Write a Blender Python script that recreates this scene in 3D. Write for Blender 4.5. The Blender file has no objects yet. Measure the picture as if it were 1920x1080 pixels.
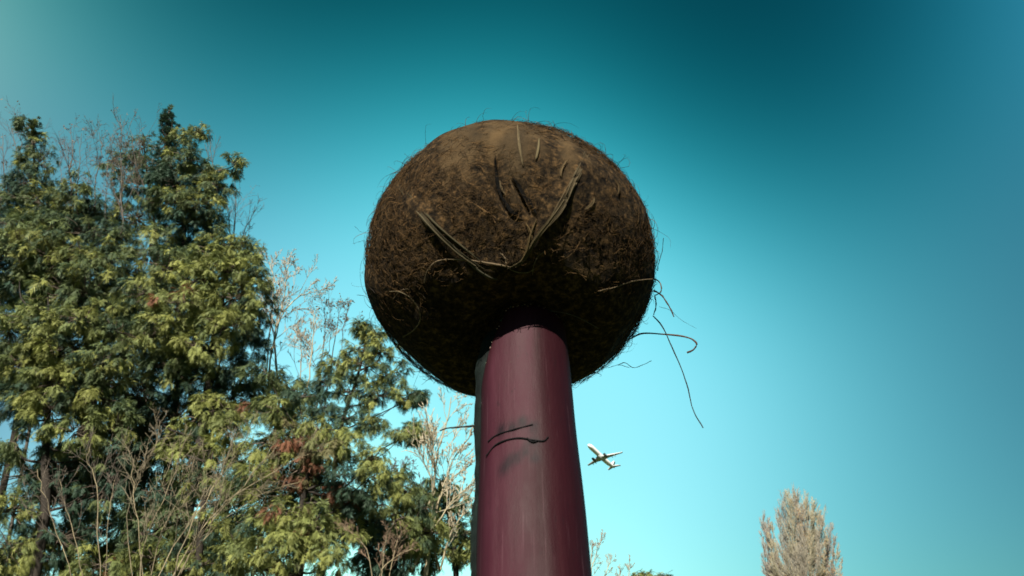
import bpy, bmesh, math, random
import numpy as np
from mathutils import Vector, Matrix
from mathutils.bvhtree import BVHTree

sc = bpy.context.scene
C = sc.collection
R = math.radians

# ------------------------------------------------------------------ camera
TH, F, CAMZ = R(28), 1500.0, 0.5
cam = bpy.data.objects.new('camera', bpy.data.cameras.new('camera'))
C.objects.link(cam)
cam.location = (0, 0, CAMZ)
cam.rotation_euler = (R(90) + TH, 0, 0)
cam.data.sensor_width = 36
cam.data.lens = F / 1920 * 36
cam.data.clip_start = 0.02
cam.data.clip_end = 5000
cam.data.dof.use_dof = True
cam.data.dof.focus_distance = 1.0
cam.data.dof.aperture_fstop = 20
sc.camera = cam

# ------------------------------------------------------------------ light
EXPO = 1.2
SUN_EL, SUN_AZ = R(42), R(-13)          # behind the camera, a little to the left
sun_dir = Vector((math.sin(SUN_AZ) * math.cos(SUN_EL), -math.cos(SUN_AZ) * math.cos(SUN_EL), math.sin(SUN_EL)))
ld = bpy.data.lights.new('sun', 'SUN')
ld.energy = 5.0
ld.angle = R(0.5)
ld.color = (1.0, 0.93, 0.78)
lo = bpy.data.objects.new('sun', ld)
C.objects.link(lo)
lo.rotation_euler = sun_dir.to_track_quat('Z', 'Y').to_euler()

world = bpy.data.worlds.new('World')
sc.world = world
world.use_nodes = True
wt = world.node_tree
wn = wt.nodes
sky = wn.new('ShaderNodeTexSky')
sky.sky_type = 'NISHITA'
sky.sun_disc = False
sky.sun_elevation = SUN_EL
sky.sun_rotation = R(180 + 15)
sky.altitude = 50
SKY_LOBES = [([-0.2624, 0.9649, 0.0094], 10.41, [1.5737, 1.5484, 1.1528]), ([0.2978, 0.6562, 0.6933], 30.0, [-3.5665, -1.3911, -1.3706]), ([-0.6196, 0.469, 0.6294], 27.39, [2.9812, 2.0117, 1.3745]), ([-0.0176, 0.815, 0.5792], 7.0, [4.7715, 3.4839, 3.0947]), ([0.451, 0.8226, 0.3463], 13.69, [-0.4386, 0.1371, -0.0565]), ([-0.1371, 0.5549, 0.8205], 12.92, [-5.6727, -2.0752, -2.1749]), ([-0.0608, 0.9475, 0.314], 30.0, [-1.37, -0.9258, -0.9009]), ([0.5822, 0.4761, 0.659], 30.0, [1.1783, 1.3708, 1.2541])]
tc = wn.new('ShaderNodeTexCoord')


def wmath(op, a, b):
    n = wn.new('ShaderNodeMath'); n.operation = op
    for i, v in enumerate((a, b)):
        if isinstance(v, (int, float)):
            n.inputs[i].default_value = v
        else:
            wt.links.new(v, n.inputs[i])
    return n.outputs[0]


acc = None
for m, k, c in SKY_LOBES:
    dn = wn.new('ShaderNodeVectorMath'); dn.operation = 'DOT_PRODUCT'
    wt.links.new(tc.outputs['Generated'], dn.inputs[0]); dn.inputs[1].default_value = m
    e = wmath('POWER', math.e, wmath('MULTIPLY', wmath('SUBTRACT', dn.outputs['Value'], 1.0), k))
    ma = wn.new('ShaderNodeVectorMath'); ma.operation = 'MULTIPLY_ADD'
    wt.links.new(e, ma.inputs[0]); ma.inputs[1].default_value = c
    if acc is None:
        ma.inputs[2].default_value = [math.log(v) for v in (.16, .33, .37)]
    else:
        wt.links.new(acc, ma.inputs[2])
    acc = ma.outputs[0]
sp = wn.new('ShaderNodeSeparateXYZ'); wt.links.new(acc, sp.inputs[0])
cb = wn.new('ShaderNodeCombineXYZ')
for i in range(3):
    wt.links.new(wmath('POWER', math.e, sp.outputs[i]), cb.inputs[i])
mu = wn.new('ShaderNodeVectorMath'); mu.operation = 'MULTIPLY'
wt.links.new(sky.outputs[0], mu.inputs[0]); wt.links.new(cb.outputs[0], mu.inputs[1])
bg = wn['Background']
wt.links.new(mu.outputs[0], bg.inputs[0])
bg.inputs[1].default_value = 0.097 / 2 ** EXPO

sc.view_settings.view_transform = 'Standard'
sc.view_settings.look = 'None'
sc.view_settings.exposure = EXPO
sc.view_settings.gamma = 1
sc.view_settings.use_curve_mapping = False
sc.cycles.max_bounces = 6
sc.cycles.transparent_max_bounces = 8

rng = np.random.default_rng(11)
random.seed(11)

# ------------------------------------------------------------------ helpers
FW = np.array((0, math.cos(TH), math.sin(TH)))
UP = np.array((0, -math.sin(TH), math.cos(TH)))
RT = np.array((1., 0, 0))
CAM = np.array((0, 0, CAMZ))


def ray(px, py):
    return FW + (px - 960) / F * RT - (py - 540) / F * UP


def at(px, py, Y):
    """the point of the place at ground distance Y seen towards that spot of the photograph"""
    d = ray(px, py)
    return CAM + d * (Y / d[1])


def tag(o, label=None, cat=None, group=None, kind=None):
    if label: o['label'] = label
    if cat: o['category'] = cat
    if group: o['group'] = group
    if kind: o['kind'] = kind
    return o


def empty(name, loc):
    o = bpy.data.objects.new(name, None)
    C.objects.link(o)
    o.location = tuple(loc)
    o.empty_display_size = .1
    return o


def add_mesh(name, verts, faces, mat, parent=None, col=None, smooth=False):
    """verts (n,3) in world space, faces (m,k) all of one size"""
    verts = np.asarray(verts, np.float32)
    faces = np.asarray(faces, np.int32)
    me = bpy.data.meshes.new(name)
    k = faces.shape[1]
    me.vertices.add(len(verts)); me.loops.add(faces.size); me.polygons.add(len(faces))
    off = np.zeros(3, np.float32) if parent is None else np.array(world_loc(parent), np.float32)
    me.vertices.foreach_set('co', (verts - off).ravel())
    me.loops.foreach_set('vertex_index', faces.ravel())
    me.polygons.foreach_set('loop_start', np.arange(0, faces.size, k, dtype=np.int32))
    me.polygons.foreach_set('loop_total', np.full(len(faces), k, np.int32))
    if smooth:
        me.polygons.foreach_set('use_smooth', np.ones(len(faces), bool))
    me.update(calc_edges=True)
    if col is not None:
        a = me.color_attributes.new('tint', 'FLOAT_COLOR', 'POINT')
        a.data.foreach_set('color', np.concatenate([col, np.ones((len(col), 1))], 1).astype(np.float32).ravel())
    me.materials.append(mat)
    o = bpy.data.objects.new(name, me)
    C.objects.link(o)
    if parent is not None:
        o.parent = parent
    return o


def world_loc(o):
    v = Vector((0, 0, 0))
    while o is not None:
        v += o.location
        o = o.parent
    return v


def norm(v):
    return v / np.maximum(np.linalg.norm(v, axis=-1, keepdims=True), 1e-9)


def tubes(P, Rd, sides=3):
    """P (n,k,3) polylines, Rd (n,k) radii -> verts, quads"""
    P = np.asarray(P, float); Rd = np.asarray(Rd, float)
    n, k, _ = P.shape
    T = np.empty_like(P)
    T[:, 1:-1] = P[:, 2:] - P[:, :-2]; T[:, 0] = P[:, 1] - P[:, 0]; T[:, -1] = P[:, -1] - P[:, -2]
    T = norm(T)
    ref = np.where(np.abs(T[..., 2:3]) > .9, np.array([1., 0, 0]), np.array([0, 0, 1.]))
    A = norm(np.cross(T, ref)); B = np.cross(T, A)
    an = np.arange(sides) / sides * 2 * math.pi
    V = P[:, :, None] + Rd[:, :, None, None] * (A[:, :, None] * np.cos(an)[:, None] + B[:, :, None] * np.sin(an)[:, None])
    V = V.reshape(-1, 3)
    i = np.arange(n)[:, None, None] * k * sides; j = np.arange(k - 1)[None, :, None] * sides; s = np.arange(sides)[None, None]
    s2 = (s + 1) % sides
    Q = np.stack(np.broadcast_arrays(i + j + s, i + j + s2, i + j + sides + s2, i + j + sides + s), -1).reshape(-1, 4)
    return V, Q


def join(parts):
    """[(verts, faces)] -> one"""
    vs, fs, n = [], [], 0
    for v, f in parts:
        vs.append(v); fs.append(f + n); n += len(v)
    return np.concatenate(vs), np.concatenate(fs)


def smooth_line(pts, k):
    """resample a polyline of control points with a Catmull-Rom curve to k points"""
    p = np.asarray(pts, float)
    if len(p) == 2:
        t = np.linspace(0, 1, k)[:, None]
        return p[0] * (1 - t) + p[1] * t
    q = np.concatenate([[2 * p[0] - p[1]], p, [2 * p[-1] - p[-2]]])
    out = []
    for u in np.linspace(0, len(p) - 1 - 1e-6, k):
        i = int(u); t = u - i
        a, b, c, d = q[i:i + 4]
        out.append(.5 * (2 * b + (c - a) * t + (2 * a - 5 * b + 4 * c - d) * t * t + (3 * b - a - 3 * c + d) * t ** 3))
    return np.array(out)


# ------------------------------------------------------------------ materials
def material(name, rough=.9, spec=.3):
    m = bpy.data.materials.new(name)
    m.use_nodes = True
    b = m.node_tree.nodes['Principled BSDF']
    b.inputs['Roughness'].default_value = rough
    b.inputs['Specular IOR Level'].default_value = spec
    return m, m.node_tree, b


def noise(nt, scale, detail=6, vec=None, rough=.6):
    n = nt.nodes.new('ShaderNodeTexNoise')
    n.inputs['Scale'].default_value = scale
    n.inputs['Detail'].default_value = detail
    n.inputs['Roughness'].default_value = rough
    if vec is not None: nt.links.new(vec, n.inputs['Vector'])
    return n.outputs['Fac']


def ramp(nt, fac, stops):
    r = nt.nodes.new('ShaderNodeValToRGB')
    e = r.color_ramp.elements
    while len(e) < len(stops): e.new(.5)
    for x, (p, c) in zip(e, stops):
        x.position = p; x.color = (*c, 1)
    nt.links.new(fac, r.inputs[0])
    return r.outputs[0]


def mapped(nt, scale=(1, 1, 1), rot=(0, 0, 0)):
    t = nt.nodes.new('ShaderNodeTexCoord')
    m = nt.nodes.new('ShaderNodeMapping')
    m.inputs['Scale'].default_value = scale
    m.inputs['Rotation'].default_value = rot
    nt.links.new(t.outputs['Object'], m.inputs[0])
    return m.outputs[0]


def bump(nt, bsdf, h, strength, dist):
    b = nt.nodes.new('ShaderNodeBump')
    b.inputs['Strength'].default_value = strength
    b.inputs['Distance'].default_value = dist
    nt.links.new(h, b.inputs['Height'])
    nt.links.new(b.outputs[0], bsdf.inputs['Normal'])


def mix(nt, fac, a, b, mode='MIX'):
    n = nt.nodes.new('ShaderNodeMix'); n.data_type = 'RGBA'; n.blend_type = mode
    for sock, v in ((n.inputs[0], fac), (n.inputs[6], a), (n.inputs[7], b)):
        if isinstance(v, (int, float)): sock.default_value = v
        elif isinstance(v, tuple): sock.default_value = (*v, 1)
        else: nt.links.new(v, sock)
    return n.outputs[2]


def bark_mat(name, a, b, scale=6, stretch=(1, 1, .25), rough=.9):
    m, nt, bs = material(name, rough, .2)
    v = mapped(nt, stretch)
    c = ramp(nt, noise(nt, scale, 8, v), [(.3, a), (.7, b)])
    nt.links.new(c, bs.inputs['Base Color'])
    bump(nt, bs, noise(nt, scale * 3, 6, v), .6, .02)
    return m


def tint_mat(name, rough, spec, transl=0.0):
    m, nt, bs = material(name, rough, spec)
    a = nt.nodes.new('ShaderNodeAttribute'); a.attribute_name = 'tint'
    nt.links.new(a.outputs['Color'], bs.inputs['Base Color'])
    if transl:
        t = nt.nodes.new('ShaderNodeBsdfTranslucent')
        nt.links.new(a.outputs['Color'], t.inputs[0])
        mx = nt.nodes.new('ShaderNodeMixShader'); mx.inputs[0].default_value = transl
        out = nt.nodes['Material Output']
        nt.links.new(bs.outputs[0], mx.inputs[1]); nt.links.new(t.outputs[0], mx.inputs[2])
        nt.links.new(mx.outputs[0], out.inputs[0])
    return m


M_leaf = tint_mat('conifer_leaf', .6, .25, .25)
M_twig = tint_mat('twig', .85, .2)
M_strand = tint_mat('coir_strand', .9, .12)
M_trunk = bark_mat('conifer_bark', (.012, .010, .009), (.038, .031, .026))
M_pale = bark_mat('pale_bark', (.16, .13, .085), (.42, .37, .25), 5)
M_straw = bark_mat('straw_bark', (.10, .085, .06), (.30, .25, .16), 5)
M_grey = bark_mat('grey_bark', (.05, .045, .04), (.14, .12, .105), 5)

# ------------------------------------------------------------------ ground
gm, gt, gb = material('lawn', 1, .1)
gt.links.new(ramp(gt, noise(gt, 1.5, 10, mapped(gt)), [(.3, (.02, .03, .01)), (.7, (.055, .07, .022))]), gb.inputs['Base Color'])
rr = np.concatenate([[0], np.geomspace(3, 2500, 24)])
gv = [(0, 0, 0)]; 
na = 48
for r_ in rr[1:]:
    for i in range(na):
        a_ = i / na * 2 * math.pi
        gv.append((r_ * math.cos(a_), r_ * math.sin(a_), 0))
gf = [(0, 1 + i, 1 + (i + 1) % na) for i in range(na)]
gtri = list(gf)
for j in range(len(rr) - 2):
    for i in range(na):
        a0 = 1 + j * na + i; a1 = 1 + j * na + (i + 1) % na
        gtri += [(a0, a0 + na, a1 + na), (a0, a1 + na, a1)]
tag(add_mesh('ground', gv, gtri, gm), 'dark green lawn spreading flat under the trees and the post', kind='structure')

# ================================================================== MUSHROOM
BR = .11
bc = CAM + norm(ray(957, 490)) * .6254
axis = np.array((0.0, math.cos(R(72)), math.sin(R(72))))      # up the leaning post


def ball_hit(px, py, off=0.0):
    """where that line of sight meets the coconut, or passes nearest to it"""
    d = norm(ray(px, py)); oc = CAM - bc; rad = BR + off
    b = d @ oc; disc = b * b - (oc @ oc - rad * rad)
    return CAM + d * (-b - math.sqrt(disc)) if disc > 0 else CAM + d * (-b)


# --- coconut body
pxc_guess = bc - axis * BR + np.array([.010, 0, 0])
bm = bmesh.new()
bmesh.ops.create_icosphere(bm, subdivisions=7, radius=1)
bd = np.array([v.co[:] for v in bm.verts])
bf = np.array([[v.index for v in f.verts] for f in bm.faces])
bm.free()


def ndir(pts):
    return norm(np.array([ball_hit(*p) for p in pts]) - bc)


def dist_to_line(D, pts, k=40):
    L = smooth_line(pts, k)
    best = np.full(len(D), 9.0); tt = np.zeros(len(D))
    for i, q in enumerate(L):
        dd = np.linalg.norm(D - q, axis=1)
        m = dd < best
        best[m] = dd[m]; tt[m] = i / (k - 1)
    return best * BR, tt


RIDGE_A = [(752, 352), (800, 412), (860, 470), (925, 522)]
RIDGE_B = [(1098, 292), (1060, 370), (1012, 440), (975, 490), (925, 522)]
RIDGE_C = [(925, 522), (915, 600), (925, 690)]
CRACKS = [([(928, 298), (933, 345), (950, 390)], .0042), ([(962, 325), (985, 372), (1000, 405)], .0045), ([(940, 380), (960, 400), (985, 405)], .004)]
CLEAR = [([(748, 350), (800, 414), (860, 473), (915, 512)], .0022), ([(1100, 288), (1076, 338), (1052, 388), (1020, 430), (985, 485)], .0028)]
disp = np.zeros(len(bd))
for rl, amp, w in ((RIDGE_A, .0019, .006), (RIDGE_B, .0026, .007), (RIDGE_C, .002, .01)):
    dd, tt = dist_to_line(bd, ndir(rl))
    falloff = np.clip(tt * 4 + .25, 0, 1)
    disp += amp * falloff * np.exp(-(dd / w) ** 2) + amp * .8 * falloff * np.exp(-(dd / (w * 3.2)) ** 2)
for cl, amp, w in (([(928, 298), (933, 345), (950, 390)], .010, .0026), ([(962, 325), (985, 372), (1000, 405)], .008, .0032),
                   ([(940, 380), (960, 400), (985, 405)], .003, .006)):
    dd, tt = dist_to_line(bd, ndir(cl))
    disp -= amp * np.sin(np.clip(tt, 0.02, .98) * math.pi) ** .5 * np.exp(-(dd / w) ** 2)
# hollow underneath, where the post goes in
ud = norm((pxc_guess - bc))
dd = np.linalg.norm(bd - ud, axis=1)
disp -= .024 * np.clip((.70 - dd) / .42, 0, 1) ** 1.3
# the husk turns under below the V
fd = norm(ball_hit(955, 606) - bc)
dd2 = np.linalg.norm(bd - fd, axis=1)
disp -= .0145 * np.exp(-(dd2 / .46) ** 2)
# soft lumps
ph = rng.uniform(0, 6.28, (26, 1)); kk = norm(rng.normal(size=(26, 3))) * rng.uniform(4, 30, (26, 1))
for q, p_ in zip(kk, ph):
    disp += .0022 / np.linalg.norm(q) ** .8 * np.sin(bd @ q + p_)
scl = 1 + disp / BR
SQ = np.array([1, 1, .955]); SH = -UP * .0012       # the husk is a little squat
bverts = bc + (bd * BR * scl[:, None]) * SQ + SH

root = empty('coconut_mushroom', (0, 0, 0))
root.location = tuple(bc - axis * (bc[2] / axis[2]))
tag(root, 'hairy brown coconut capping a leaning red post like a mushroom', 'garden ornament')

m, nt, bs = material('coir_husk', .95, .12)
v1 = mapped(nt)
geo = nt.nodes.new('ShaderNodeNewGeometry')
fine = noise(nt, 190, 9, v1, .75)
mid = noise(nt, 45, 6, v1)
big = noise(nt, 14, 4, v1)
c1 = ramp(nt, fine, [(.39, (.003, .002, .001)), (.51, (.030, .019, .009)), (.66, (.135, .080, .034))])
c2 = ramp(nt, noise(nt, 60, 8, mapped(nt, (1, 1, .14)), .6), [(.3, (.036, .026, .015)), (.7, (.100, .064, .030))])
a = nt.nodes.new('ShaderNodeAttribute'); a.attribute_name = 'tint'
c = mix(nt, a.outputs['Color'], c1, c2)
c = mix(nt, .55, c, ramp(nt, mid, [(.3, (.35, .33, .33)), (.7, (1, 1, 1))]), 'MULTIPLY')
nt.links.new(c, bs.inputs['Base Color'])
mm = nt.nodes.new('ShaderNodeMath'); mm.operation = 'MULTIPLY_ADD'; mm.inputs[1].default_value = .6
nt.links.new(mid, mm.inputs[0]); nt.links.new(fine, mm.inputs[2])
bump(nt, bs, mm.outputs[0], .8, .004)
M_coir = m
# bald, worn patch of husk at the top: a stain mask carried by the vertices
pd = norm(np.array([ball_hit(935, 246)]) - bc)[0]
ang = np.linalg.norm((bd - pd) * np.array([.75, 1, 1]), axis=1)
wob = .12 * np.sin(bd[:, 0] * 17 + 1) + .08 * np.sin(bd[:, 0] * 41) + .06 * np.sin(bd[:, 2] * 33)
bald = np.clip((.44 + wob - ang) / .25, 0, 1)
cap = add_mesh('coconut', bverts, bf, m, root, col=np.repeat(bald[:, None], 3, 1), smooth=True)
tag(cap, 'round brown coconut husk, rubbed smooth and paler at its top')


def husk_tint(n, base=None):
    t = rng.uniform(0, 1, (n, 1))
    c = np.array([.012, .008, .005]) * (1 - t) + np.array([.115, .066, .027]) * t ** 1.5
    return c * rng.uniform(.6, 1.25, (n, 1))


def fuzz(n, k, lmin, lmax, lift, rad, curl, mask=None):
    d0 = norm(rng.normal(size=(n, 3)))
    keep = rng.uniform(0, 1, n) < np.clip((np.linalg.norm(d0 - ud, axis=1) - .66) / .36, 0, 1)      # few hairs in the hollow
    d0 = d0[keep]; n = len(d0)
    if mask is not None:
        keep = mask(d0); d0 = d0[keep]; n = len(d0)
    t = norm(np.cross(d0, rng.normal(size=(n, 3))))
    L = rng.uniform(lmin, lmax, (n, 1)) * rng.uniform(.5, 1, (n, 1))
    lf = rng.uniform(0, 1, n) ** 2 * lift
    P = np.empty((n, k, 3)); pos = d0 * (BR * 1.0)
    b2 = np.cross(d0, t)
    cu = rng.normal(size=(n, 1)) * curl; cu2 = rng.normal(size=(n, 1)) * curl
    s = L / (k - 1)
    for i in range(k):
        P[:, i] = pos
        u = i / (k - 1)
        h = norm(t + b2 * cu * math.sin(u * 3) + b2 * cu2 * math.cos(u * 5))
        pos = pos + h * s
        rdir = norm(pos)
        dent = .024 * (np.clip((.70 - np.linalg.norm(rdir - ud, axis=1)) / .42, 0, 1) ** 1.3)[:, None]
        pos = rdir * (BR * (1.004) + lf[:, None] * math.sin(min(u * 1.25, 1) * math.pi * .62) + .0006 - dent - .0145 * np.exp(-(np.linalg.norm(rdir - fd, axis=1) / .46) ** 2)[:, None])
    Rd = rad * rng.uniform(.5, 1.3, (n, 1)) * np.linspace(1, .25, k)[None]
    # follow the relief of the husk
    keepn = np.ones(n, bool)
    for cl, w in CRACKS + CLEAR:                      # the splits in the husk stay free of hair
        dd, _ = dist_to_line(d0, ndir(cl), 12)
        keepn &= dd > w
    P, Rd, n = P[keepn], Rd[keepn], int(keepn.sum())
    V, Q = tubes(P * SQ + SH + bc, Rd, 3)
    col = np.repeat(husk_tint(n), k * 3, 0)
    return V, Q, col, d0


def lower(d0):
    a_ = np.linalg.norm((d0 - pd) * np.array([.75, 1, 1]), axis=1)
    return (rng.uniform(0, 1, len(d0)) < np.clip((a_ - .22) / .35, .42, 1))


V1, Q1, K1, _ = fuzz(25000, 4, .006, .022, .0026, .00019, .8, lower)
V2, Q2, K2, _ = fuzz(1900, 8, .010, .032, .005, .00024, 1.2, lower)
V3, Q3, K3, _ = fuzz(420, 8, .010, .03, .016, .00022, 1.4, lower)
Vf, Qf = join([(V1, Q1), (V2, Q2), (V3, Q3)])
fz = add_mesh('coir_fuzz', Vf, Qf, M_strand, cap, col=np.concatenate([K1, K2, K3]))
tag(fz, 'short curly brown coir hairs', kind='stuff')

# --- flat husk strips lying along the ridges, and painted shade in the cracks
bvh = BVHTree.FromPolygons([Vector(v) for v in bverts], [tuple(f) for f in bf])


def on_husk(px, py, off):
    d = norm(ray(px, py))
    h = bvh.ray_cast(Vector(CAM), Vector(d))
    if h[0] is None:
        return ball_hit(px, py, off)
    p = np.array(h[0])
    return p + norm(p - bc) * off


def strip(pts, width, off=.0010, shade=(.15, .12, .085), k=20):
    """a flat bundle of fibres pressed together along the husk"""
    pc = smooth_line(np.array([on_husk(x, y, off) for x, y in pts]), k)
    width = width * .72
    T = norm(np.gradient(pc, axis=0)); N = norm(pc - bc); S = np.cross(T, N)
    u = np.linspace(0, 1, k)
    nf = max(4, int(width / .00055))
    P, Rd, W = [], [], []
    for i in range(nf):
        o_ = (i + .5) / nf * 2 - 1
        a0, a1 = rng.uniform(0, .07), rng.uniform(.85, 1)
        v_ = a0 + (a1 - a0) * u
        x = v_ * (k - 1); i0 = np.minimum(x.astype(int), k - 2); f = (x - i0)[:, None]
        base = pc[i0] * (1 - f) + pc[i0 + 1] * f
        env = .6 + .4 * np.sin(v_ * math.pi)
        q = base + S[i0] * (width * .5 * o_ * env * (1 + .25 * np.sin(v_ * 9 + i)))[:, None] + N[i0] * (.0007 * (1 - o_ * o_) + rng.uniform(-.0004, .0004))
        P.append(q); Rd.append(rng.uniform(.00028, .00055) * np.sin(np.clip(u, .06, .94) * math.pi) ** .4); W.append(rng.uniform(.35, 1.0))
    V, Q = tubes(np.array(P), np.array(Rd), 4)
    col = np.array(shade) * np.array([.60, .54, .44]) * np.repeat(np.array(W), k * 4)[:, None] * rng.uniform(.8, 1.15, (len(V), 1))
    return add_mesh('husk_or_shade_strip', V, Q, M_strand, cap, col=col, smooth=True)


strip([(748, 350), (800, 414), (860, 473), (915, 512)], .0042, shade=(.12, .11, .08))
strip([(765, 362), (815, 418), (866, 462), (905, 492)], .0022, shade=(.09, .085, .06))
strip([(842, 452), (880, 492), (915, 518), (935, 524)], .0020, shade=(.10, .10, .08))
strip([(1100, 288), (1076, 338), (1052, 388), (1026, 424)], .0075, shade=(.14, .12, .085))
strip([(1060, 372), (1030, 415), (1004, 450), (980, 488), (950, 505)], .0042, shade=(.11, .095, .06))
strip([(1006, 412), (995, 440), (988, 470), (972, 498)], .0026, shade=(.13, .10, .055))
strip([(985, 420), (992, 432), (998, 452)], .0020, shade=(.15, .11, .06))
strip([(970, 236), (974, 270), (980, 315)], .0026, shade=(.19, .16, .11))
strip([(1010, 262), (1008, 285), (1003, 302)], .0024, shade=(.17, .15, .10))
strip([(937, 338), (941, 352), (948, 366)], .0024, off=-.0005, shade=(.17, .14, .09))
strip([(938, 358), (944, 378), (957, 392)], .0026, off=-.001, shade=(.19, .15, .10))
strip([(955, 336), (960, 350), (965, 362)], .0022, off=-.0005, shade=(.14, .10, .06))
for cpts, cw in (([(928, 296), (931, 330), (938, 362), (948, 390)], .0034), ([(958, 330), (972, 350), (985, 374), (994, 398)], .0036), ([(944, 372), (958, 396), (978, 408)], .0036), ([(990, 372), (1006, 405)], .0018)):
    strip(cpts, cw, off=.0012, shade=(.004, .004, .004))  # near-black strips stand in for the shade deep in the cracks
strip([(1062, 302), (1052, 320), (1050, 335)], .0026, shade=(.17, .13, .08))
strip([(1112, 372), (1108, 384), (1094, 394)], .0022, shade=(.2, .16, .1))
strip([(1150, 338), (1158, 352), (1156, 366)], .0020, shade=(.16, .12, .07))


def fibre(pts, r0, r1, shade, depth=None, k=26, off=.0014, name='fibre', parent=None, surf=None, wob=.0004):
    q = []
    for p in pts:
        if surf is not None: q.append(surf(p[0], p[1], off))
        else:
            w = ball_hit(p[0], p[1], off)
            on = np.linalg.norm(w - bc) < BR + off + 1e-4
            q.append(on_husk(p[0], p[1], off) if on else w)
    pc = smooth_line(np.array(q), k)
    pc += np.cumsum(rng.normal(size=(k, 3)), 0) * wob * .25
    u = np.linspace(0, 1, k)
    rd = (r0 + (r1 - r0) * u) * (1 + .15 * np.sin(u * 23 + pts[0][0]))
    V, Q = tubes(pc[None], rd[None], 5)
    col = np.array(shade) * rng.uniform(.75, 1.2, (len(V), 1))
    return add_mesh(name, V, Q, M_strand, parent or cap, col=col, smooth=True)


tan, drk, rus = (.11, .08, .05), (.02, .015, .012), (.065, .038, .027)
fibre([(798, 530), (803, 508), (818, 492), (845, 487), (882, 490), (922, 497), (958, 505)], .0003, .0008, tan)
fibre([(733, 546), (752, 547), (771, 558), (786, 578), (788, 600), (775, 618), (757, 630)], .0004, .0005, (.11, .085, .05))
fibre([(740, 562), (752, 547), (770, 541)], .0003, .0002, tan)
fibre([(1120, 546), (1150, 538), (1182, 528), (1214, 524), (1229, 525), (1238, 533), (1239, 546), (1229, 553)], .0005, .0005, tan)
fibre([(1226, 545), (1240, 553), (1254, 572), (1265, 594)], .0006, .0005, rus)
fibre([(1236, 575), (1256, 582), (1280, 600), (1308, 615)], .00016, .00008, drk)
fibre([(1228, 552), (1229, 570), (1224, 590)], .0005, .0005, drk)
fibre([(1224, 592), (1242, 612), (1257, 645), (1275, 685), (1289, 725), (1299, 768), (1318, 802)], .0005, .00038, drk)
fibre([(1180, 636), (1205, 626), (1240, 627), (1276, 631), (1298, 637), (1307, 647), (1300, 658), (1290, 662)], .0006, .0007, rus)
fibre([(1244, 446), (1241, 468), (1233, 492), (1231, 508)], .0002, .0003, drk)
fibre([(1160, 683), (1172, 680), (1184, 688), (1200, 684), (1219, 675)], .0003, .0002, drk)
fibre([(1140, 690), (1158, 685), (1178, 690)], .0002, .0002, drk)
fibre([(1010, 581), (1050, 583), (1088, 596), (1120, 614)], .0003, .0003, (.07, .06, .045))
fibre([(998, 515), (1002, 495), (1012, 480), (1022, 474)], .0003, .0002, (.1, .08, .05))
fibre([(1000, 505), (985, 512), (965, 510), (940, 500)], .0003, .0003, (.12, .1, .06))
fibre([(938, 474), (946, 486), (950, 500)], .0004, .0005, tan)
fibre([(665, 424), (677, 434), (692, 432)], .0001, .0001, drk)
fibre([(661, 457), (678, 452), (694, 456)], .0001, .0001, drk)
fibre([(692, 470), (676, 500), (678, 535), (692, 560)], .0001, .0001, drk)
fibre([(669, 553), (684, 556), (702, 562)], .0002, .0001, drk)
fibre([(690, 478), (700, 500), (692, 530), (706, 548)], .0002, .0002, drk)
fibre([(700, 590), (694, 605), (704, 622)], .0002, .0001, drk)
fibre([(1132, 297), (1139, 290), (1149, 292), (1149, 303)], .0002, .0001, drk)
fibre([(1036, 244), (1040, 234), (1036, 228)], .0002, .0001, drk)
fibre([(858, 250), (857, 240), (862, 234)], .0002, .0001, drk)
fibre([(768, 318), (764, 304), (769, 298)], .0002, .0001, drk)
fibre([(742, 345), (728, 362), (712, 380), (706, 398)], .0002, .0001, drk)
fibre([(1203, 415), (1206, 395), (1208, 388)], .0002, .0001, drk)

# --- post: a dark mossy core and a red sheath round most of it
cr = norm(np.cross(axis, [0, 0, 1.0]))            # to the right of the picture
cr = np.array([1., 0, 0]); fr = np.cross(axis, cr); fr = fr if fr[1] < 0 else -fr     # towards the camera


def plane_pt(px, py, base, n):
    d = ray(px, py); t = ((base - CAM) @ n) / (d @ n)
    return CAM + d * t


# axis line: through the middle of the post at y=650 and 1080 (seen), in the plane that holds the camera's up and the axis
top_c = bc - axis * BR * .93
pxc = plane_pt(983, 650, top_c, fr)
pxb = plane_pt(999, 1080, top_c, fr)
ax = norm(pxc - pxb); fr = norm(np.cross(ax, np.cross(fr, ax))); cr = np.cross(fr, ax); cr = cr if cr[0] > 0 else -cr
p_top = pxc + ax * .0
s_top = ((bc - pxc) @ ax) - BR * .93                # where the post meets the coconut
s_bot = -(pxc[2]) / ax[2] - .03                     # foot, a little in the ground
print('axis', ax, 'stop', s_top, 'pxb s', (pxb - pxc) @ ax)
s_ref = (pxb - pxc) @ ax


def ring(s, az, r):
    return pxc + ax * s + (cr * np.sin(az) + fr * np.cos(az)) * r


RS0, RS1 = .0300, .0325            # sleeve radius near the top and at the bottom edge of the picture


def sleeve_r(s, az):
    r = RS0 + (RS1 - RS0) * np.clip((s / s_ref), -.2, 1.6)
    # a broad, nearly flat facet on the left of the front, ending at a soft corner
    a = np.degrees((az + math.pi) % (2 * math.pi) - math.pi)
    f = np.cos(R(34)) / np.cos(np.radians(np.clip(a + 14, -34, 34)))
    inside = np.clip((34 - np.abs(a + 14)) / 11, 0, 1)
    return r * (1 - .22 * inside * (1 - f))


def core_r(s, az):
    r = (RS0 + (RS1 - RS0) * np.clip((s / s_ref), -.2, 1.6)) * 1.0
    n = .0006 * np.sin(az * 5 + s * 163 + 1.7 * np.sin(s * 61)) + .0004 * np.sin(az * 11 - s * 291 + 2 * np.sin(s * 83)) + .0003 * np.sin(s * 470 + az * 3 + 3 * np.sin(s * 47)) + .0010 * np.sin(s * 71 + 1.1 + az)
    return r + n


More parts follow.
